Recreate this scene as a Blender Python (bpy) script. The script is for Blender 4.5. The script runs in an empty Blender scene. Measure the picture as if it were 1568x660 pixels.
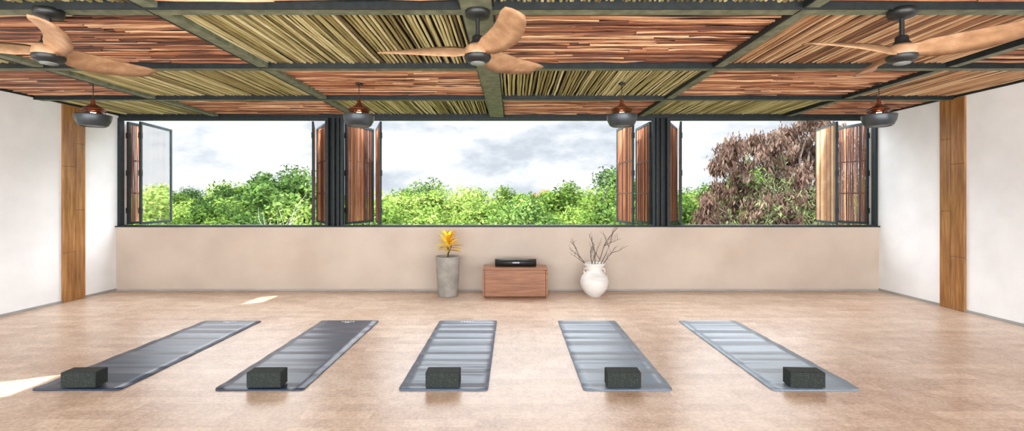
import bpy, math, random
from mathutils import Vector, Matrix
random.seed(7)
S = bpy.context.scene
S.view_settings.view_transform = 'Standard'
S.view_settings.look = 'None'
S.view_settings.exposure = 0.0

def lin(c):
    return tuple((x/255/12.92 if x/255 <= .04045 else ((x/255+.055)/1.055)**2.4) for x in c)+(1.0,)

# ---------------------------------------------------------------- materials
def newmat(name):
    m = bpy.data.materials.new(name); m.use_nodes = True
    nt = m.node_tree; b = nt.nodes['Principled BSDF']
    return m, nt, b
def N(nt, t, **kw):
    n = nt.nodes.new(t)
    for k, v in kw.items(): setattr(n, k, v)
    return n
def ramp(nt, fac, stops):
    r = N(nt, 'ShaderNodeValToRGB')
    while len(r.color_ramp.elements) < len(stops): r.color_ramp.elements.new(.5)
    for e, (p, c) in zip(r.color_ramp.elements, stops):
        e.position = p; e.color = lin(c)
    nt.links.new(fac, r.inputs[0]); return r
def coords(nt, scale=(1,1,1), rot=(0,0,0)):
    tc = N(nt, 'ShaderNodeTexCoord'); mp = N(nt, 'ShaderNodeMapping')
    mp.inputs['Scale'].default_value = scale; mp.inputs['Rotation'].default_value = rot
    nt.links.new(tc.outputs['Object'], mp.inputs[0]); return mp.outputs[0]
def noise(nt, vec, scale, detail=4, rough=.5):
    n = N(nt, 'ShaderNodeTexNoise'); n.inputs['Scale'].default_value = scale
    n.inputs['Detail'].default_value = detail; n.inputs['Roughness'].default_value = rough
    nt.links.new(vec, n.inputs['Vector']); return n.outputs['Fac']
def bump(nt, b, h, strength=.2, dist=.01):
    bp = N(nt, 'ShaderNodeBump'); bp.inputs['Strength'].default_value = strength
    bp.inputs['Distance'].default_value = dist
    nt.links.new(h, bp.inputs['Height']); nt.links.new(bp.outputs[0], b.inputs['Normal'])
def mixc(nt, fac, a, b_, mode='MIX'):
    m = N(nt, 'ShaderNodeMix'); m.data_type = 'RGBA'; m.blend_type = mode
    if isinstance(fac, float): m.inputs[0].default_value = fac
    else: nt.links.new(fac, m.inputs[0])
    for i, v in ((6, a), (7, b_)):
        if isinstance(v, tuple): m.inputs[i].default_value = v
        else: nt.links.new(v, m.inputs[i])
    return m.outputs[2]

def mat_noise(name, stops, scale=5, sc=(1,1,1), rough=.6, bs=.0, detail=5, bd=.01, spec=.5, metal=0, bscale=None):
    m, nt, b = newmat(name)
    v = coords(nt, sc); f = noise(nt, v, scale, detail)
    r = ramp(nt, f, stops); nt.links.new(r.outputs[0], b.inputs['Base Color'])
    b.inputs['Roughness'].default_value = rough; b.inputs['Metallic'].default_value = metal
    b.inputs['Specular IOR Level'].default_value = spec
    if bs:
        h = noise(nt, v, bscale, 4) if bscale else f
        bump(nt, b, h, bs, bd)
    return m

def mat_slat(name, stops, rough=.5, sc=(1,1,1)):
    m, nt, b = newmat(name)
    at = N(nt, 'ShaderNodeAttribute', attribute_name='rnd')
    f = noise(nt, coords(nt, sc), 6.0, 5, .6)
    ma = N(nt, 'ShaderNodeMath', operation='MULTIPLY_ADD'); ma.inputs[1].default_value = .7
    nt.links.new(f, ma.inputs[0])
    sb = N(nt, 'ShaderNodeMath', operation='MULTIPLY_ADD'); sb.inputs[1].default_value = .9; sb.inputs[2].default_value = -.3
    nt.links.new(at.outputs['Fac'], sb.inputs[0]); nt.links.new(sb.outputs[0], ma.inputs[2])
    r = ramp(nt, ma.outputs[0], stops); nt.links.new(r.outputs[0], b.inputs['Base Color'])
    b.inputs['Roughness'].default_value = rough
    return m

def mat_wood(name, stops, sc, rough=.4, scale=3.0):
    m, nt, b = newmat(name)
    v = coords(nt, sc); f = noise(nt, v, scale, 8, .6)
    r = ramp(nt, f, stops); nt.links.new(r.outputs[0], b.inputs['Base Color'])
    b.inputs['Roughness'].default_value = rough; bump(nt, b, f, .1, .003)
    return m

def mat_leaf(name, stops, trans=.35):
    m = bpy.data.materials.new(name); m.use_nodes = True; nt = m.node_tree
    nt.nodes.clear()
    out = N(nt, 'ShaderNodeOutputMaterial')
    at = N(nt, 'ShaderNodeAttribute', attribute_name='rnd')
    oi = N(nt, 'ShaderNodeObjectInfo')
    ad = N(nt, 'ShaderNodeMath', operation='MULTIPLY_ADD'); ad.inputs[1].default_value = .3; 
    nt.links.new(oi.outputs['Random'], ad.inputs[0])
    ml = N(nt, 'ShaderNodeMath', operation='MULTIPLY'); ml.inputs[1].default_value = .75
    nt.links.new(at.outputs['Fac'], ml.inputs[0]); nt.links.new(ml.outputs[0], ad.inputs[2])
    r = ramp(nt, ad.outputs[0], stops)
    d = N(nt, 'ShaderNodeBsdfDiffuse'); t = N(nt, 'ShaderNodeBsdfTranslucent'); mx = N(nt, 'ShaderNodeMixShader')
    mx.inputs[0].default_value = trans
    nt.links.new(r.outputs[0], d.inputs[0]); nt.links.new(r.outputs[0], t.inputs[0])
    nt.links.new(d.outputs[0], mx.inputs[1]); nt.links.new(t.outputs[0], mx.inputs[2])
    nt.links.new(mx.outputs[0], out.inputs[0])
    return m

M = {}
M['wall'] = mat_noise('white_plaster', [(.3,(232,233,234)),(.7,(243,244,245))], 2.5, rough=.7, bs=.25, bd=.004, bscale=30)
M['wall_b'] = mat_noise('beige_plaster', [(.3,(184,167,151)),(.7,(202,186,170))], 1.6, rough=.6, bs=.25, bd=.004, bscale=30)
M['base'] = mat_noise('grey_baseboard', [(.3,(150,148,145)),(.7,(170,168,164))], 4, rough=.6)
M['beam'] = mat_noise('concrete_beam_green_grey', [(.3,(84,92,72)),(.7,(126,132,108))], 14, rough=.7, bs=.2)
M['steel'] = mat_noise('dark_steel', [(.3,(24,28,28)),(.7,(38,44,44))], 20, rough=.5, spec=.3)
M['frame'] = mat_noise('dark_frame', [(.3,(28,36,38)),(.7,(42,52,54))], 20, rough=.5, spec=.3)
M['roof'] = mat_noise('roof_underlay', [(.3,(34,24,18)),(.7,(52,38,28))], 8, rough=.9)
M['slat_o'] = mat_slat('bamboo_red', [(.0,(50,26,16)),(.3,(114,64,40)),(.6,(166,108,72)),(.95,(222,180,138))], sc=(.5,4,1))
M['slat_g'] = mat_slat('bamboo_green', [(.0,(92,76,46)),(.35,(150,136,86)),(.65,(190,180,124)),(1,(232,222,178))], sc=(4,.5,1))
M['slat_b'] = mat_slat('bamboo_tan', [(.0,(84,52,34)),(.35,(152,106,72)),(.65,(194,150,108)),(1,(232,204,162))], sc=(4,.5,1))
M['slat_w'] = mat_slat('bamboo_shutter', [(.0,(46,22,12)),(.35,(94,50,26)),(.65,(138,80,44)),(1,(196,138,88))], sc=(4,4,.5))
M['strip'] = mat_wood('amber_wood', [(.25,(104,66,34)),(.5,(150,104,58)),(.75,(188,142,88))], (9,9,.8), rough=.3)
M['benchw'] = mat_wood('bench_wood', [(.25,(98,58,34)),(.5,(140,88,54)),(.75,(172,118,78))], (1,6,12), rough=.4)
M['bladew'] = mat_wood('fan_blade_wood', [(.25,(142,106,76)),(.5,(170,132,98)),(.75,(192,158,124))], (5,5,5), rough=.45)
M['black'] = mat_noise('black_metal', [(.3,(22,24,24)),(.7,(34,36,36))], 20, rough=.4)
M['lensg'] = mat_noise('fan_cap_grey', [(.3,(110,118,114)),(.7,(130,136,132))], 20, rough=.3)
M['copper'] = mat_noise('copper', [(.3,(120,68,46)),(.7,(160,98,70))], 10, rough=.3, metal=.7)
M['zinc'] = mat_noise('zinc_bowl', [(.3,(56,62,66)),(.7,(80,86,90))], 10, rough=.35, metal=.4)
M['foam'] = mat_noise('foam_block', [(.38,(14,19,18)),(.58,(22,29,26)),(.72,(62,76,60))], 150, rough=.8, detail=2)
M['conc'] = mat_noise('planter_concrete', [(.3,(128,122,114)),(.7,(164,158,150))], 7, rough=.75, bs=.3)
M['vase'] = mat_noise('white_ceramic', [(.3,(212,208,202)),(.7,(232,229,224))], 6, rough=.45, sc=(1,1,8), bs=.3, bd=.01)
M['twig'] = mat_noise('twig', [(.3,(48,36,30)),(.7,(80,62,52))], 20, rough=.8)
M['soil'] = mat_noise('soil', [(.3,(50,38,30)),(.7,(80,62,48))], 30, rough=.9)
M['bark'] = mat_noise('bark', [(.3,(48,40,34)),(.7,(74,64,56))], 6, rough=.9)
M['barkw'] = mat_noise('pale_bark', [(.3,(116,112,104)),(.7,(146,140,132))], 6, rough=.9)
M['logo'] = mat_noise('logo_print', [(.3,(200,205,210)),(.7,(215,220,225))], 6, rough=.6)
M['croton'] = mat_leaf('croton_leaf', [(.0,(190,128,24)),(.35,(230,186,48)),(.7,(242,220,90)),(1,(116,130,44))], .3)
M['leaf_a'] = mat_leaf('leaf_green', [(.0,(28,42,17)),(.4,(56,76,31)),(.7,(90,110,48)),(1,(134,150,84))], .3)
M['leaf_b'] = mat_leaf('leaf_deep_green', [(.0,(22,35,18)),(.4,(42,61,29)),(.7,(70,92,44)),(1,(108,126,70))], .3)
M['leaf_dry'] = mat_leaf('leaf_dry', [(.0,(24,18,15)),(.4,(48,36,30)),(.7,(72,57,49)),(1,(112,97,84))], .2)
M['leaf_grey'] = mat_leaf('leaf_grey_green', [(.0,(40,46,26)),(.4,(66,72,44)),(.7,(92,98,66)),(1,(124,126,94))], .25)
M['ground'] = mat_noise('undergrowth', [(.3,(40,54,26)),(.7,(70,86,46))], 1, rough=.9)
M['house'] = mat_noise('terracotta_house', [(.3,(120,70,54)),(.7,(130,84,66))], 1, rough=.9)

m, nt, b = newmat('warm_bulb'); b.inputs['Base Color'].default_value = (1,.7,.45,1)
b.inputs['Emission Color'].default_value = (1,.62,.32,1); b.inputs['Emission Strength'].default_value = 20
M['bulb'] = m
m = bpy.data.materials.new('solar_glass'); m.use_nodes = True; nt = m.node_tree; nt.nodes.clear()
out = N(nt,'ShaderNodeOutputMaterial'); g = N(nt,'ShaderNodeBsdfGlossy'); t = N(nt,'ShaderNodeBsdfTransparent'); mx = N(nt,'ShaderNodeMixShader')
g.inputs['Roughness'].default_value = .02; g.inputs['Color'].default_value = (.93,.95,.96,1); t.inputs['Color'].default_value = (.85,.88,.88,1)
mx.inputs[0].default_value = .72
nt.links.new(t.outputs[0], mx.inputs[1]); nt.links.new(g.outputs[0], mx.inputs[2]); nt.links.new(mx.outputs[0], out.inputs[0])
M['glass'] = m

# floor : cork / short plank tiles
m, nt, b = newmat('cork_plank_floor')
v = coords(nt)
br = N(nt,'ShaderNodeTexBrick'); nt.links.new(v, br.inputs['Vector'])
br.inputs['Color1'].default_value = lin((168,132,104)); br.inputs['Color2'].default_value = lin((228,202,178))
br.inputs['Mortar'].default_value = lin((160,124,96)); br.inputs['Scale'].default_value = 1.0
br.inputs['Brick Width'].default_value = .42; br.inputs['Row Height'].default_value = .105
br.inputs['Mortar Size'].default_value = .002; br.inputs['Mortar Smooth'].default_value = .3
f1 = noise(nt, v, 7, 9, .8); f2 = noise(nt, v, 1.1, 4); f3 = noise(nt, v, 45, 3, .6)
c = mixc(nt, .45, br.outputs['Color'], ramp(nt, f1, [(.38,(140,98,70)),(.48,(204,170,142)),(.58,(236,216,196))]).outputs[0])
c = mixc(nt, .28, c, ramp(nt, f2, [(.38,(184,146,116)),(.62,(236,214,192))]).outputs[0])
c = mixc(nt, .16, c, ramp(nt, f3, [(.42,(124,84,56)),(.58,(244,228,208))]).outputs[0])
nt.links.new(c, b.inputs['Base Color'])
rr = N(nt,'ShaderNodeMapRange'); rr.inputs['To Min'].default_value = .2; rr.inputs['To Max'].default_value = .45
nt.links.new(f1, rr.inputs['Value']); nt.links.new(rr.outputs[0], b.inputs['Roughness'])
bump(nt, b, f1, .08, .004)
M['floor'] = m

def mat_mat(name, c1, c2, bs):
    m, nt, b = newmat(name)
    v = coords(nt); f = noise(nt, v, 120, 2)
    r = ramp(nt, f, [(.3,c1),(.7,c2)]); nt.links.new(r.outputs[0], b.inputs['Base Color'])
    b.inputs['Roughness'].default_value = .38
    b.inputs['Specular IOR Level'].default_value = .6
    v2 = coords(nt, (.35, 5.0, 1)); w = noise(nt, v2, 1.5, 1, .3)
    bump(nt, b, w, bs, .06)
    return m
MATM = [mat_mat('mat_slate', (22,38,62), (32,49,74), .3), mat_mat('mat_slate_b', (22,38,62), (32,49,74), .35),
        mat_mat('mat_slate_glare', (66,82,102), (76,92,112), .75), mat_mat('mat_slate_glare_b', (96,113,130), (108,125,142), .5),  # slate mats further right: window glare painted into lighter base colours
        mat_mat('mat_slate_glare_c', (114,132,148), (126,144,160), .5)]

# ---------------------------------------------------------------- mesh builder
class MB:
    def __init__(s): s.v=[]; s.f=[]; s.m=[]; s.s=[]; s.r=[]; s.names=[]; s.xf=None
    def mi(s, n):
        if n not in s.names: s.names.append(n)
        return s.names.index(n)
    def add(s, vs, fs, mat, smooth=False, rnd=.5):
        o = len(s.v)
        if s.xf is not None: vs = [s.xf @ Vector(p) for p in vs]
        s.v += [tuple(p) for p in vs]; i = s.mi(mat)
        for f in fs:
            s.f.append([o+k for k in f]); s.m.append(i); s.s.append(smooth); s.r.append(rnd)
    def box(s, x0,x1,y0,y1,z0,z1, mat, rnd=.5):
        vs=[(x0,y0,z0),(x1,y0,z0),(x1,y1,z0),(x0,y1,z0),(x0,y0,z1),(x1,y0,z1),(x1,y1,z1),(x0,y1,z1)]
        s.add(vs,[(0,3,2,1),(4,5,6,7),(0,1,5,4),(1,2,6,5),(2,3,7,6),(3,0,4,7)],mat,False,rnd)
    def lathe(s, prof, c, mat, seg=40, smooth=True):
        vs=[];fs=[];n=len(prof)
        for r,z in prof:
            for k in range(seg):
                a=2*math.pi*k/seg; vs.append((c[0]+r*math.cos(a),c[1]+r*math.sin(a),c[2]+z))
        for i in range(n-1):
            for k in range(seg):
                k2=(k+1)%seg; fs.append((i*seg+k,i*seg+k2,(i+1)*seg+k2,(i+1)*seg+k))
        s.add(vs,fs,mat,smooth)
    def tube(s, pts, rad, mat, seg=6, rnd=.5, smooth=True, caps=True):
        pts=[Vector(p) for p in pts]; vs=[];fs=[];n=len(pts)
        if not hasattr(rad,'__len__'): rad=[rad]*n
        for i,p in enumerate(pts):
            d=(pts[min(i+1,n-1)]-pts[max(i-1,0)]).normalized()
            ref=Vector((0,0,1)) if abs(d.z)<.9 else Vector((1,0,0))
            a=d.cross(ref).normalized(); b_=a.cross(d)
            for k in range(seg):
                t=2*math.pi*k/seg; vs.append(p+(a*math.cos(t)+b_*math.sin(t))*rad[i])
        for i in range(n-1):
            for k in range(seg):
                k2=(k+1)%seg; fs.append((i*seg+k,i*seg+k2,(i+1)*seg+k2,(i+1)*seg+k))
        if caps: fs.append(tuple(range(seg))[::-1]); fs.append(tuple((n-1)*seg+k for k in range(seg)))
        s.add(vs,fs,mat,smooth,rnd)
    def build(s, name, bevel=0, loc=(0,0,0), matmap=None, parent=None, rotz=0):
        me=bpy.data.meshes.new(name); me.from_pydata(s.v,[],s.f)
        for n in s.names: me.materials.append((matmap or M)[n] if n in (matmap or M) else M[n])
        me.polygons.foreach_set('material_index', s.m); me.polygons.foreach_set('use_smooth', s.s)
        a=me.attributes.new('rnd','FLOAT','FACE'); a.data.foreach_set('value', s.r)
        me.update()
        ob=bpy.data.objects.new(name,me); S.collection.objects.link(ob); ob.location=loc; ob.rotation_euler=(0,0,rotz)
        if bevel:
            md=ob.modifiers.new('bevel','BEVEL'); md.width=bevel; md.segments=3; md.limit_method='ANGLE'
        if parent: ob.parent=parent
        return ob
def empty(name, loc=(0,0,0)):
    e=bpy.data.objects.new(name,None); S.collection.objects.link(e); e.location=loc; e.empty_display_size=.1; return e

XL, XR, YB, YF = -5.594, 5.17, 6.82, -2.2
ZC = 2.50
# ---------------------------------------------------------------- shell
b=MB(); b.box(XL-.1,XR+.1,YF,7.02,-.1,0,'floor'); b.build('floor')
b=MB(); b.box(XL,XR,YB,7.02,0,.895,'wall_b'); b.build('wall_back')
b=MB(); b.box(XR,XR+.1,YF,7.02,0,2.56,'wall'); b.build('wall_right')
b=MB()   # left wall; two unseen side openings shaped to cast floor sun patches
def wl(y0,y1,z0,z1): b.box(XL-.05,XL,y0,y1,z0,z1,'wall')
wl(YF,1.97,0,2.56); wl(1.97,2.39,0,1.1); wl(1.97,2.39,1.84,2.56); wl(2.39,4.75,0,2.56)
wl(4.75,5.2,0,1.78); wl(4.75,5.2,1.98,2.56); wl(5.2,7.02,0,2.56)
b.build('wall_left')
b=MB(); b.box(XL-.1,XR+.1,YF,7.06,2.56,2.7,'roof'); b.build('ceiling')
b=MB(); b.box(XL,XR,6.86,6.98,2.44,2.56,'steel'); b.build('trim_1')
b=MB(); b.box(XL,XR,6.795,7.04,.895,.912,'steel'); b.build('trim_2')
b=MB(); b.box(XL,XL+.012,YF,YB,0,.03,'base'); b.build('baseboard_left')
b=MB(); b.box(XR-.012,XR,YF,YB,0,.03,'base'); b.build('baseboard_right')
b=MB(); b.box(XL+.012,XR-.012,YB-.012,YB,0,.02,'base'); b.build('baseboard_back')
b=MB(); b.box(XL,XL+.02,YF,6.86,2.475,2.5,'steel'); b.build('trim_3')
b=MB(); b.box(XR-.02,XR,YF,6.86,2.475,2.5,'steel'); b.build('trim_4')

def strip(x0,x1,y0,y1,name):
    b=MB(); ym=(y0+y1)/2+.02
    for ya,yb,cuts in ((y0,ym-.003,(0,.62,1.7,2.47)),(ym+.003,y1,(0,1.15,2.0,2.47))):
        for i in range(3): b.box(x0,x1,ya,yb,cuts[i]+.002,cuts[i+1]-.002,'strip')
    b.box(min(x0,x1)+.003,max(x0,x1)-.003,y0+.002,y1-.002,0.002,2.468,'roof')
    return b.build(name,.002)
strip(XL,XL+.025,5.99,6.30,'wood_wall_panel')
strip(XR-.025,XR,5.505,5.823,'wood_wall_panel')

# beams
lx=[-4.21,-2.215,-.22,1.83,3.9]
ly=[.255,1.61,2.965,4.30,5.65]
for x in lx:
    w=.095 if abs(x+.22)<.01 else .045
    bt=2.448 if w>.06 else 2.462
    b=MB(); b.box(x-w,x+w,YF,6.84,bt,2.56,'beam')
    if w>.06:
        b.box(x-w-.012,x-w,YF,6.84,bt+.02,2.55,'steel'); b.box(x+w,x+w+.012,YF,6.84,bt+.02,2.55,'steel')
    else:
        b.box(x-w-.01,x-w,YF,6.84,bt-.004,2.55,'steel')
    b.build('ceiling_beam')
for y in ly:
    b=MB(); b.box(XL,XR,y,y+.10,2.458,2.555,'beam'); b.box(XL,XR,y-.012,y,2.452,2.55,'steel'); b.build('ceiling_cross_beam')

# bamboo slats (one object)
b=MB()
xs=[XL-.6]+lx+[XR+.8]; ys=[-1.1]+ly+[6.92]
for r in range(len(ys)-1):
    for c in range(len(xs)-1):
        y0,y1=ys[r]+.1,ys[r+1]-.005; x0,x1=max(xs[c]+.04,XL),min(xs[c+1]-.04,XR)
        alongY = ((c-2)+(r-3))%2==0
        if alongY: mt='slat_g' if c<=3 or r==5 else 'slat_b'
        else: mt='slat_o'
        if alongY:
            x=x0+.01
            while x<x1-.01:
                rad=random.uniform(.008,.0145); rn=random.random(); dx=random.uniform(-.012,.012)
                pts=[(x+dx*(k/4)+random.uniform(-.004,.004),y0+(y1-y0)*k/4,ZC+rad*.5+random.uniform(-.005,.005)) for k in range(5)]
                b.tube(pts,[rad*random.uniform(.85,1.1) for _ in pts],mt,6,rn,True,False)
                x+=rad*2+random.uniform(.001,.014)
        else:
            y=y0+.01
            while y<y1-.01:
                rad=random.uniform(.007,.013)
                cuts=[x0]; 
                while cuts[-1]<x1-.4: cuts.append(cuts[-1]+random.uniform(.5,1.5))
                cuts[-1]=x1
                if len(cuts)<2: cuts=[x0,x1]
                for q in range(len(cuts)-1):
                    rn=random.random(); a0,a1=cuts[q],cuts[q+1]; oy=random.uniform(-.005,.005); dy=random.uniform(-.016,.016)
                    pts=[(a0+(a1-a0)*k/4,y+oy+dy*(k/4)+random.uniform(-.006,.006),ZC+rad*.5+random.uniform(-.006,.006)) for k in range(5)]
                    b.tube(pts,[rad*random.uniform(.75,1.15) for _ in pts],mt,6,rn,True,False)
                y+=rad*2+random.uniform(.002,.014)
b.build('bamboo_ceiling_slats')

# ---------------------------------------------------------------- windows
Z0,Z1=.912,2.44
def wframe(x0,x1,name):
    b=MB(); t=.035
    b.box(x0,x0+t,6.84,6.92,Z0,Z1,'frame'); b.box(x1-t,x1,6.84,6.92,Z0,Z1,'frame')
    b.box(x0+t,x1-t,6.84,6.92,Z1-.03,Z1,'frame'); b.box(x0+t,x1-t,6.84,6.92,Z0,Z0+.012,'frame')
    b.build(name)
wframe(XL,-2.62,'window_1'); wframe(-2.44,2.02,'window_2'); wframe(2.20,XR,'window_3')
for xc in (-2.53,2.11):
    b=MB()
    b.box(xc-.085,xc-.065,6.80,6.98,Z0,Z1,'steel'); b.box(xc+.065,xc+.085,6.80,6.98,Z0,Z1,'steel')
    b.box(xc-.065,xc+.065,6.88,6.90,Z0,Z1,'steel')
    b.box(xc-.012,xc+.012,6.83,6.88,Z0,Z1,'steel')
    b.build('steel_column',.002)
def shutter(a,c,kind):
    b=MB(); A=Vector((a[0],a[1],0)); C=Vector((c[0],c[1],0)); d=C-A; L=d.length; d.normalize()
    n=Vector((-d.y,d.x,0))
    b.xf=Matrix(((d.x,n.x,0,A.x),(d.y,n.y,0,A.y),(0,0,1,0),(0,0,0,1)))
    z0,z1=.925,2.405; t=.035; h=.014
    b.box(0,t,-h,h,z0,z1,'frame'); b.box(L-t,L,-h,h,z0,z1,'frame')
    b.box(t,L-t,-h,h,z0,z0+t,'frame'); b.box(t,L-t,-h,h,z1-t,z1,'frame')
    if kind=='slat':
        x=t+.006
        while x<L-t-.006:
            r=random.uniform(.006,.0115)
            pts=[(x+random.uniform(-.004,.004),0,z0+t+(z1-z0-2*t)*k/5) for k in range(6)]
            b.tube(pts,[r*random.uniform(.85,1.1) for _ in pts],'slat_w',6,random.random(),True,False)
            x+=r*2+random.uniform(.002,.012)
        for zz in (.3,.62): b.box(t,L-t,.006,.014,z0+(z1-z0)*zz,z0+(z1-z0)*zz+.018,'slat_w',.2)
    else:
        b.box(t,L-t,-.003,.003,z0+t,z1-t,'glass')
        x=t+.03
        while x<L-t:
            b.tube([(x,.012,z0+t),(x,.012,z1-t)],.0035,'slat_b',4,random.random(),True,False); x+=.035
    for zz in (z0+.2,(z0+z1)/2,z1-.2): b.box(-.008,.03,-.02,.02,zz-.04,zz+.04,'steel')
    b.xf=None
    return b.build('folding_shutter')
shutter((-5.545,6.96),(-5.545,7.72),'slat')
shutter((-5.35,6.94),(-5.48,7.76),'glass')
shutter((-2.66,6.96),(-3.08,7.62),'slat'); shutter((-2.86,6.92),(-3.16,7.70),'slat')
shutter((-2.40,6.95),(-2.22,7.70),'slat'); shutter((-1.89,6.93),(-2.17,7.70),'slat')
shutter((1.73,6.93),(1.67,7.72),'slat'); shutter((1.98,6.95),(1.96,7.66),'slat')
shutter((2.25,6.96),(2.58,7.60),'slat'); shutter((2.41,6.92),(2.66,7.70),'slat')
shutter((4.66,6.94),(4.88,7.76),'glass'); shutter((5.12,6.96),(5.05,7.66),'slat')

# ---------------------------------------------------------------- fans
def fan(x,y,angs,name='ceiling_fan'):
    b=MB(); zt=2.458; zh=2.19
    b.lathe([(.001,0),(.075,0),(.078,-.02),(.07,-.045),(.035,-.055),(.001,-.056)],(x,y,zt),'black')
    b.lathe([(.013,0),(.013,-.2)],(x,y,zt-.04),'black',16)
    b.lathe([(.001,.105),(.03,.105),(.036,.095),(.036,.075),(.05,.055),(.06,.045),(.001,.04)],(x,y,zh),'black')
    b.lathe([(.001,.05),(.055,.05),(.078,.03),(.084,.0),(.08,-.02),(.072,-.03)],(x,y,zh),'bladew')
    b.lathe([(.082,-.016),(.083,-.03),(.07,-.05),(.04,-.062),(.001,-.066)],(x,y,zh),'black')
    b.lathe([(.045,-.0605),(.043,-.0665),(.001,-.0705)],(x,y,zh),'lensg')
    n=14
    for a in angs:
        th=math.radians(a)
        e=Vector((math.cos(th),math.sin(th),0)); p=Vector((-math.sin(th),math.cos(th),0))
        vs=[]
        for i in range(n+1):
            t=i/n; r=.05+.58*t
            w=.10+.06*math.sin(min(1,t*1.25)*math.pi*.62)
            if t>.85: w*=1-.3*((t-.85)/.15)**1.6
            if t<.1: w*=.8
            pitch=-math.radians(34*(1-t)**1.1+14)
            sweep=.05*math.sin(t*math.pi)-.02*t
            zc=.015-.012*t+.03*t*t
            for s_ in (-.5,-.17,.17,.5):
                cam=.008*(1-4*s_*s_)
                off=p*(s_*w*math.cos(pitch)+sweep); z=zc+s_*w*math.sin(pitch)+cam
                vs.append(Vector((x,y,zh))+e*r+off+Vector((0,0,z)))
        m=len(vs); th_=.009
        vs2=[v-Vector((0,0,th_)) for v in vs]; fs=[]
        for i in range(n):
            for j in range(3):
                q=(i*4+j,(i+1)*4+j,(i+1)*4+j+1,i*4+j+1); fs.append(q); fs.append(tuple(m+k for k in q[::-1]))
            fs.append((i*4,m+i*4,m+(i+1)*4,(i+1)*4)); fs.append((i*4+3,(i+1)*4+3,m+(i+1)*4+3,m+i*4+3))
        fs.append((n*4,m+n*4,m+n*4+1,n*4+1)); fs.append((n*4+1,m+n*4+1,m+n*4+2,n*4+2)); fs.append((n*4+2,m+n*4+2,m+n*4+3,n*4+3))
        b.add(vs+vs2,fs,'bladew',True)
    return b.build(name)
fan(-.2155,2.98,(53,173,-67)); fan(-2.86,2.98,(73,193,-47)); fan(2.40,2.98,(73,189,-47))

# ---------------------------------------------------------------- pendants
def pendant(x,y):
    z=2.10; b=MB()
    b.tube([(x,y,2.49),(x,y,z+.2)],.004,'black',8)
    b.lathe([(.001,.0),(.035,0),(.035,-.015),(.001,-.016)],(x,y,2.49),'black',24)
    b.lathe([(.001,.235),(.012,.235),(.018,.2),(.022,.175),(.045,.155),(.08,.135),(.112,.115),(.109,.112),(.075,.128),(.04,.145),(.001,.16)],(x,y,z),'copper')
    b.lathe([(.03,.13),(.07,.115),(.1,.098),(.098,.094),(.06,.108),(.03,.12)],(x,y,z),'copper')
    b.lathe([(.02,.11),(.05,.1),(.085,.082),(.083,.078),(.045,.094),(.02,.1)],(x,y,z),'copper')
    b.lathe([(.001,.14),(.014,.13),(.024,.1),(.02,.07),(.001,.06)],(x,y,z),'bulb',20)
    b.lathe([(.145,.062),(.156,.06),(.158,.05),(.148,.0),(.125,-.045),(.105,-.058),(.101,-.056),(.12,-.04),(.14,.0),(.148,.045),(.145,.062)],(x,y,z),'zinc')
    b.lathe([(.146,.06),(.09,.066),(.03,.07),(.001,.07)],(x,y,z),'zinc')
    b.lathe([(.104,-.05),(.06,-.046),(.001,-.045)],(x,y,z),'lensg')
    for k in range(3):
        a=2*math.pi*k/3+.4
        b.tube([(x+.1*math.cos(a),y+.1*math.sin(a),z+.105),(x+.1*math.cos(a),y+.1*math.sin(a),z+.06)],.003,'copper',6)
    b.build('pendant_lamp')
for x in (-4.34,-1.59,1.13,3.79): pendant(x,5.0)

# ---------------------------------------------------------------- yoga mats & blocks
def yogamat(xc,mt,logo):
    b=MB(); w=.302; y0,y1=3.25,5.10; R=.03; n=44
    ph=random.random()*6
    cols=8; vs=[]; fs=[]
    rows=[y0+R*(1-math.cos(math.pi/2*k/4)) for k in range(4)]+[y0+R+(y1-y0-2*R)*k/n for k in range(n+1)]+[y1-R*(1-math.cos(math.pi/2*k/4)) for k in (3,2,1,0)]
    for y in rows:
        d=max(0,R-(y-y0),R-(y1-y)); ww=w-(R-math.sqrt(max(0,R*R-d*d)))
        for j in range(cols+1):
            s_=-1+2*j/cols; wave=.0018*(math.sin(y*17+ph+s_*.3)+.6*math.sin(y*29+ph*2-s_*.5)+.4*math.sin(y*47+ph))
            vs.append((s_*ww,y,.0085+max(-.002,wave)))
    m=len(vs); vs+=[(v[0],v[1],.0006) for v in vs]; nr=len(rows); c1=cols+1
    for i in range(nr-1):
        for j in range(cols): fs.append((i*c1+j,i*c1+j+1,(i+1)*c1+j+1,(i+1)*c1+j)); fs.append((m+i*c1+j,m+(i+1)*c1+j,m+(i+1)*c1+j+1,m+i*c1+j+1))
        fs.append((i*c1,(i+1)*c1,m+(i+1)*c1,m+i*c1)); fs.append((i*c1+cols,m+i*c1+cols,m+(i+1)*c1+cols,(i+1)*c1+cols))
    for j in range(cols):
        fs.append((j,m+j,m+j+1,j+1)); q=(nr-1)*c1; fs.append((q+j,q+j+1,m+q+j+1,m+q+j))
    b.add(vs,fs,'mm',True)
    if logo:
        for k in range(5): b.box(-.07+k*.028,-.052+k*.028,5.03,5.05,.0105,.0125,'logo')
        b.box(-.03,.02,5.005,5.015,.0105,.0125,'logo')
    mm=dict(M); mm['mm']=mt
    b.build('yoga_mat',0,(xc,0,0),mm)
mx_=[-2.945,-1.71,-.468,.779,2.05]
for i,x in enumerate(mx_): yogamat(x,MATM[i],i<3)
for x,y,r in ((-2.94,3.32,.04),(-1.685,3.32,.02),(-.475,3.32,0),(.755,3.32,-.01),(2.00,3.32,-.06)):
    b=MB(); b.box(-.115,.115,-.055,.055,.0,.105,'foam'); b.build('yoga_block',.006,(x,y,.0132),None,None,r)

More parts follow.
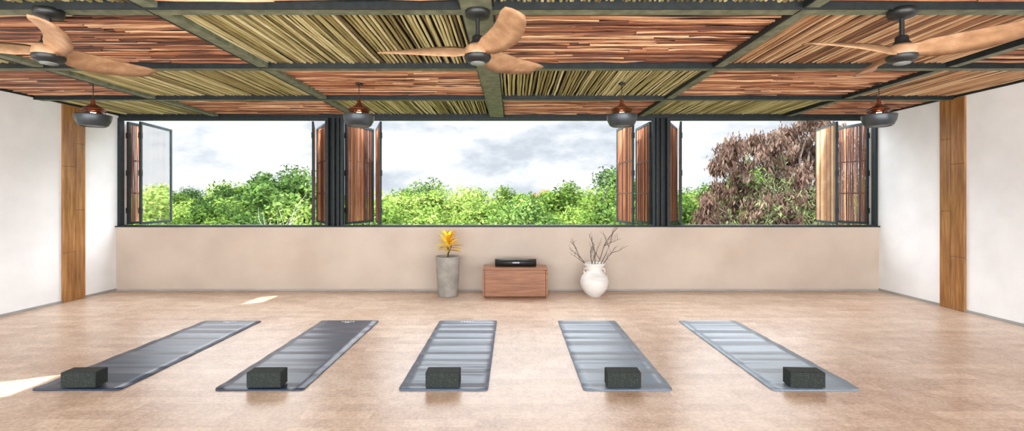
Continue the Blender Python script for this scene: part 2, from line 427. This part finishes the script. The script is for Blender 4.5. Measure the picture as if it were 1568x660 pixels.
# ---------------------------------------------------------------- planter + croton
def leafblade(b,base,dirv,L,W,mat,droop=.25,rnd=.5):
    dirv=Vector(dirv).normalized(); side=dirv.cross(Vector((0,0,1)))
    side = side.normalized() if side.length>.05 else Vector((1,0,0))
    up=side.cross(dirv); vs=[];fs=[];n=7
    for i in range(n+1):
        t=i/n; w=W*math.sin(math.pi*min(1,(t*.93+.05)))**.8
        p=Vector(base)+dirv*L*t+Vector((0,0,-droop*L*t*t))
        vs+= [p-side*w*.5+up*w*.18, p, p+side*w*.5+up*w*.18]
    for i in range(n):
        fs+=[(i*3,i*3+1,i*3+4,i*3+3),(i*3+1,i*3+2,i*3+5,i*3+4)]
    b.add(vs,fs,mat,True,rnd)
cx,cy=-.865,6.46
e=empty('potted_croton',(cx,cy,0))
b=MB(); b.lathe([(.001,0),(.125,0),(.13,.01),(.165,.515),(.166,.53),(.15,.53),(.147,.50),(.001,.5)],(0,0,0),'conc',48)
b.lathe([(.001,.502),(.147,.502)],(0,0,0),'soil',24); b.build('planter_pot',0,(0,0,0),None,e)
b=MB(); b.tube([(0,0,.49),(.005,0,.58),(-.005,0,.68),(0,0,.76)],[.01,.009,.008,.005],'twig',8)
b.tube([(0,0,.55),(.03,.01,.62),(.05,.01,.68)],[.007,.006,.004],'twig',6)
for i in range(34):
    a=i*2.4; h=.60+.16*i/34; el=.15+1.1*i/34
    leafblade(b,(0.01*math.cos(a),.01*math.sin(a),h),(math.cos(a)*math.cos(el),math.sin(a)*math.cos(el),math.sin(el)),random.uniform(.18,.25),random.uniform(.045,.06),'croton',.3,random.random())
b.build('croton_plant',0,(0,0,0),None,e)

# bench + rolled mat
b=MB(); x0,x1,y0,y1,H=-.393,.461,6.32,6.63,.388
b.box(x0,x1,y0,y1,H-.03,H,'benchw'); b.box(x0,x0+.025,y0,y1,0,H-.031,'benchw'); b.box(x1-.025,x1,y0,y1,0,H-.031,'benchw')
b.box(x0+.027,x1-.027,y0+.008,y0+.025,.012,H-.033,'benchw'); b.box(x0+.027,x1-.027,y1-.025,y1-.005,.012,H-.033,'benchw')
b.build('wooden_bench_box',.003)
b=MB()
R0=.018; turns=4; nn=120
prof=[]
for i in range(nn+1):
    t=i/nn; a=t*turns*2*math.pi; r=R0+(.052-R0)*t; prof.append((r*math.cos(a-math.pi/2),r*math.sin(a-math.pi/2)))
vs=[];fs=[]
for (py,pz) in prof:
    l=math.hypot(py,pz); k=(l-.0055)/l
    for xx in (-.275,.275): vs.append((xx,py,pz)); vs.append((xx,py*k,pz*k))
for i in range(nn):
    o=i*4; q=o+4
    fs+=[(o,q,q+2,o+2),(o+1,o+3,q+3,q+1),(o,o+1,q+1,q),(o+2,q+2,q+3,o+3)]
b.add(vs,fs,'black',True)
for k in range(4): b.box(-.04+k*.024,-.024+k*.024,-.0535,-.051,-.006,.010,'logo')
b.build('rolled_yoga_mat',0,(.04,6.48,H+.0535))

# vase with dry branches
vx,vy=1.09,6.44
e=empty('vase_with_branches',(vx,vy,0))
b=MB()
b.lathe([(.001,0),(.08,0),(.085,.008),(.12,.04),(.165,.1),(.187,.165),(.188,.2),(.17,.26),(.13,.305),(.104,.33),(.1,.35),(.11,.38),(.135,.42),(.142,.435),(.135,.44),(.122,.425),(.095,.38),(.085,.35),(.09,.33),(.001,.1)],(0,0,0),'vase',56)
for s_ in (-1,1):
    b.tube([(s_*.1,0,.37),(s_*.135,0,.36),(s_*.14,0,.32),(s_*.125,0,.29)],.011,'vase',10)
b.build('vase',0,(0,0,0),None,e)
b=MB(); rb=random.Random(3)
def twig(p,d,L,r,dep):
    pts=[p]; rs=[r]; n=5
    for i in range(n):
        d=(d+Vector((rb.uniform(-.25,.25),rb.uniform(-.2,.2),rb.uniform(-.12,.18)))).normalized()
        p=p+d*L/n; pts.append(p); rs.append(r*(1-.7*(i+1)/n))
        if dep and i>0 and rb.random()<.85:
            nd=(d+Vector((rb.uniform(-.9,.9),rb.uniform(-.5,.5),rb.uniform(-.2,.4)))).normalized()
            twig(p,nd,L*rb.uniform(.35,.55),r*.6,dep-1)
    b.tube(pts,rs,'twig',5)
for dx,dz,L in ((-.55,.8,.42),(-.2,1,.34),(.25,1,.52),(.45,.9,.5),(.6,.8,.36),(.05,1,.45)):
    twig(Vector((dx*.04,rb.uniform(-.03,.03),.3)),Vector((dx,rb.uniform(-.2,.2),dz)).normalized(),L,.0075,2)
b.build('dry_branches',0,(0,0,0),None,e)

# ---------------------------------------------------------------- outdoors
GZ=-5.0
b=MB(); b.box(-120,120,8.5,160,GZ-.2,GZ,'ground'); b.build('ground')
def make_tree_mesh(seed, leafmat, nleaf=28000, rxy=2.7, rz=2.3, hc=4.2, ls=.075):
    r=random.Random(seed); b=MB()
    b.tube([(0,0,0),(.1,0,1.2),(-.05,.1,2.4),(0,0,3.8)],[.2,.16,.13,.06],'bark',8)
    blobs=[]
    for i in range(48):
        while True:
            p=Vector((r.uniform(-1,1),r.uniform(-1,1),r.uniform(-1,1)))
            if p.length<1: break
        p=p.normalized()*(p.length**.4)*.88
        c=Vector((p.x*rxy,p.y*rxy,hc+p.z*rz)); blobs.append((c,r.uniform(.25,.72)))
        if i%2==0: b.tube([(0,0,2.2+.04*i),c*.5+Vector((0,0,1.4)),c],[.07,.04,.012],'bark',5)
    per=nleaf//len(blobs)
    for c,R in blobs:
        br=r.uniform(0,.55)
        for _ in range(per):
            d=Vector((r.gauss(0,1),r.gauss(0,1),r.gauss(0,1))).normalized()
            p=c+d*R*r.uniform(.45,1.2)
            a=Vector((r.gauss(0,1),r.gauss(0,1),r.gauss(0,.7)-.4)).normalized()
            w=a.cross(d+Vector((r.gauss(0,.4),r.gauss(0,.4),r.gauss(0,.4)))).normalized()
            L=ls*r.uniform(.6,1.3); W=L*.42
            b.add([p-a*L,p+w*W,p+a*L,p-w*W],[(0,1,2,3)],leafmat,False,br+r.uniform(0,.45))
    ob=b.build('tree'); return ob
protos=[make_tree_mesh(1,'leaf_a'),make_tree_mesh(2,'leaf_b'),make_tree_mesh(5,'leaf_a'),make_tree_mesh(9,'leaf_b',26000,2.4,2.5,4.1,.09)]
first=[True]*4
H0=6.5
def tree(k,px,ytop,D,rot,wid=1.0):
    X=(px-785)/740*D; zt=1.29+(305-ytop)/740*D
    s=(zt-GZ)/H0
    if first[k]: ob=protos[k]; first[k]=False
    else:
        ob=bpy.data.objects.new('tree',protos[k].data); S.collection.objects.link(ob)
    ob.location=(X,D,GZ); ob.scale=(s*wid,s*wid,s); ob.rotation_euler=(0,0,rot)
rt=random.Random(11)
for (k,px,yt,D) in [(0,285,296,17),(1,345,290,21),(3,412,262,19),(2,375,272,23),(1,455,266,22),(0,240,292,22),(2,180,290,18),(1,325,318,15),(0,250,315,14),
                    (2,560,288,18),(0,620,288,21),(2,690,276,19),(1,655,284,24),(0,750,283,22),(2,800,297,18),(3,850,292,25),(0,900,278,19),(1,935,266,23),
                    (2,620,310,16.5),(0,720,308,15),(1,810,312,14.5),(2,900,306,15),(1,980,285,18),(0,1045,280,22),(2,1080,284,18),(1,990,312,15.5),
                    (0,480,312,18),(2,1150,290,24),(0,1240,288,20),(1,1330,280,22),(0,1200,308,18),(2,1420,276,20),(1,80,285,20)]:
    tree(k,px,yt,D,rt.uniform(0,6.28),rt.uniform(.95,1.15))
for i in range(16):
    tree(rt.randrange(4),-40+i*110,rt.uniform(292,299),rt.uniform(36,46),rt.uniform(0,6.28),1.5)

# dry drooping tree
b=MB(); r=random.Random(21); TD=12.2; TX,TY=7.0,TD
def P(px,y,D): return Vector(((px-785)/740*D-TX, D-TY, 1.29+(305-y)/740*D-GZ))
trunk=[Vector((0,0,0)),Vector((.1,0,2)),Vector((-.05,.05,3.8)),Vector((.05,0,5.2)),Vector((.35,0,6.6)),Vector((.5,0,7.5))]
b.tube(trunk,[.2,.17,.14,.11,.06,.02],'bark',8)
cl=[(1112,238,.28),(1098,256,.2),(1128,228,.26),(1150,216,.28),(1170,232,.3),(1195,218,.3),(1212,204,.28),(1240,192,.3),(1258,190,.26),(1228,222,.36),(1256,228,.36),(1278,210,.36),(1290,236,.4),
    (1208,246,.36),(1180,258,.34),(1150,256,.3),(1128,274,.32),(1105,290,.26),(1088,312,.26),(1080,334,.26),(1112,326,.34),(1140,306,.36),(1168,290,.38),(1200,280,.4),(1232,270,.4),(1262,264,.4),
    (1150,340,.42),(1185,330,.42),(1220,314,.42),(1250,304,.42),(1240,345,.42),(1200,360,.42),(1120,360,.42),(1285,290,.42),(1290,330,.42),
    (1170,312,.4),(1205,300,.42),(1165,350,.45),(1215,338,.45),(1265,350,.45),(1100,345,.35),(1190,345,.45),(1235,295,.4),(1145,285,.35),(1270,320,.45)]
def hang(p,L,mat,rn,sp=.38):
    a=Vector((r.gauss(0,sp),r.gauss(0,sp),-1)).normalized(); w=a.cross(Vector((r.gauss(0,1),r.gauss(0,1),.1))).normalized()*L*.13
    b.add([p,p+a*L*.4+w,p+a*L,p+a*L*.4-w],[(0,1,2,3)],mat,False,rn)
for (px,y,R) in cl:
    c=P(px,y,TD+r.uniform(-.9,.6))
    s0=trunk[2] if c.z<6 else (trunk[3] if c.z<7 else trunk[4])
    mid=(s0+c)*.5+Vector((0,.3,-.1+r.uniform(-.2,.2)))
    b.tube([s0,mid,c,c+Vector((r.uniform(-.2,.2),0,.3))],[.04,.024,.012,.004],'bark',6)
    for _ in range(11):
        d=Vector((r.gauss(0,1),r.gauss(0,1),r.gauss(.2,.8))).normalized()*R*r.uniform(.7,1.35)
        b.tube([c-d*.3,c+d*.4+Vector((0,0,.05)),c+d],[.008,.006,.003],'bark',4)
        tone=r.uniform(0,.55); green=(y>245 and px>1115 and r.random()<.36); gm='leaf_grey' if r.random()<.75 else 'leaf_a'
        for q_ in range(60):
            q=c+d*r.uniform(.1,1.05)+Vector((r.gauss(0,.06),r.gauss(0,.06),r.gauss(0,.08)))
            if green: hang(q,r.uniform(.08,.15),gm,tone+r.uniform(0,.5),.8)
            else: hang(q,r.uniform(.08,.2),'leaf_dry',tone+r.uniform(0,.45))
b.build('dry_leaf_tree',0,(TX,TY,GZ))

# pale bare shrub
b=MB(); rb=random.Random(5)
def tw(p,d,L,rr_,dep):
    pts=[p]; rs=[rr_]
    for i in range(4):
        d=(d+Vector((rb.uniform(-.3,.3),rb.uniform(-.3,.3),rb.uniform(-.1,.2)))).normalized(); p=p+d*L/4; pts.append(p); rs.append(rr_*(1-.2*(i+1)))
        if dep:
            tw(p,(d+Vector((rb.uniform(-.9,.9),rb.uniform(-.7,.7),rb.uniform(0,.4)))).normalized(),L*.5,rr_*.55,dep-1)
    b.tube(pts,rs,'barkw',5)
for k in range(7): tw(Vector((rb.uniform(-.9,.9),0,0)),Vector((rb.uniform(-.25,.25),0,1)),3.9,.034,3)
ob=b.build('bare_shrub',0,(-5.2,10.9,GZ)); ob.scale=(.9,.5,6.45/max(v[2] for v in b.v))
# distant house
b=MB(); b.box(2.2,5.2,50,54,GZ,1.9,'house'); b.box(2.9,3.6,50.2,52,1.9,2.3,'house'); b.build('distant_house')

# ---------------------------------------------------------------- light
w=bpy.data.worlds.new('cloudy_sky'); S.world=w; w.use_nodes=True; nt=w.node_tree; nt.nodes.clear()
out=N(nt,'ShaderNodeOutputWorld'); bg=N(nt,'ShaderNodeBackground'); tc=N(nt,'ShaderNodeTexCoord')
mp=N(nt,'ShaderNodeMapping'); mp.inputs['Scale'].default_value=(1,1,2.2); mp.inputs['Location'].default_value=(.3,.1,.2); nt.links.new(tc.outputs['Generated'],mp.inputs[0])
f=noise(nt,mp.outputs[0],5.5,10,.6)
r_=ramp(nt,f,[(.38,(204,212,222)),(.45,(222,229,237)),(.51,(242,246,250)),(.6,(253,254,255))])
sx=N(nt,'ShaderNodeSeparateXYZ'); nt.links.new(tc.outputs['Generated'],sx.inputs[0])
mr=N(nt,'ShaderNodeMapRange'); mr.inputs['From Min'].default_value=.3; mr.inputs['From Max'].default_value=-.4
mr.inputs['To Min'].default_value=1.12; mr.inputs['To Max'].default_value=11.0  # sky behind the camera boosted as added fill for the room
nt.links.new(sx.outputs['Y'],mr.inputs['Value'])
mz=N(nt,'ShaderNodeMapRange'); mz.inputs['From Min'].default_value=.22; mz.inputs['From Max'].default_value=.55
mz.inputs['To Min'].default_value=0; mz.inputs['To Max'].default_value=10.0  # sky above the visible band boosted for extra room light and floor glare
nt.links.new(sx.outputs['Z'],mz.inputs['Value'])
ad=N(nt,'ShaderNodeMath',operation='ADD'); nt.links.new(mr.outputs[0],ad.inputs[0]); nt.links.new(mz.outputs[0],ad.inputs[1])
nt.links.new(r_.outputs[0],bg.inputs[0]); nt.links.new(ad.outputs[0],bg.inputs[1]); nt.links.new(bg.outputs[0],out.inputs[0])
sd=bpy.data.lights.new('sun','SUN'); sd.energy=14.0; sd.angle=.009; sd.color=(1,.95,.87)
so=bpy.data.objects.new('sun',sd); S.collection.objects.link(so)
so.rotation_euler=Vector((.729,.372,-.574)).to_track_quat('-Z','Y').to_euler(); so.location=(-10,-5,8)

cam=bpy.data.cameras.new('camera'); co=bpy.data.objects.new('camera',cam); S.collection.objects.link(co)
cam.lens=16.99; cam.sensor_width=36; cam.sensor_fit='HORIZONTAL'; cam.shift_y=-.016; cam.shift_x=-.0006
co.location=(0,0,1.29); co.rotation_euler=(math.pi/2,0,0); cam.clip_start=.05; cam.clip_end=500
S.camera=co
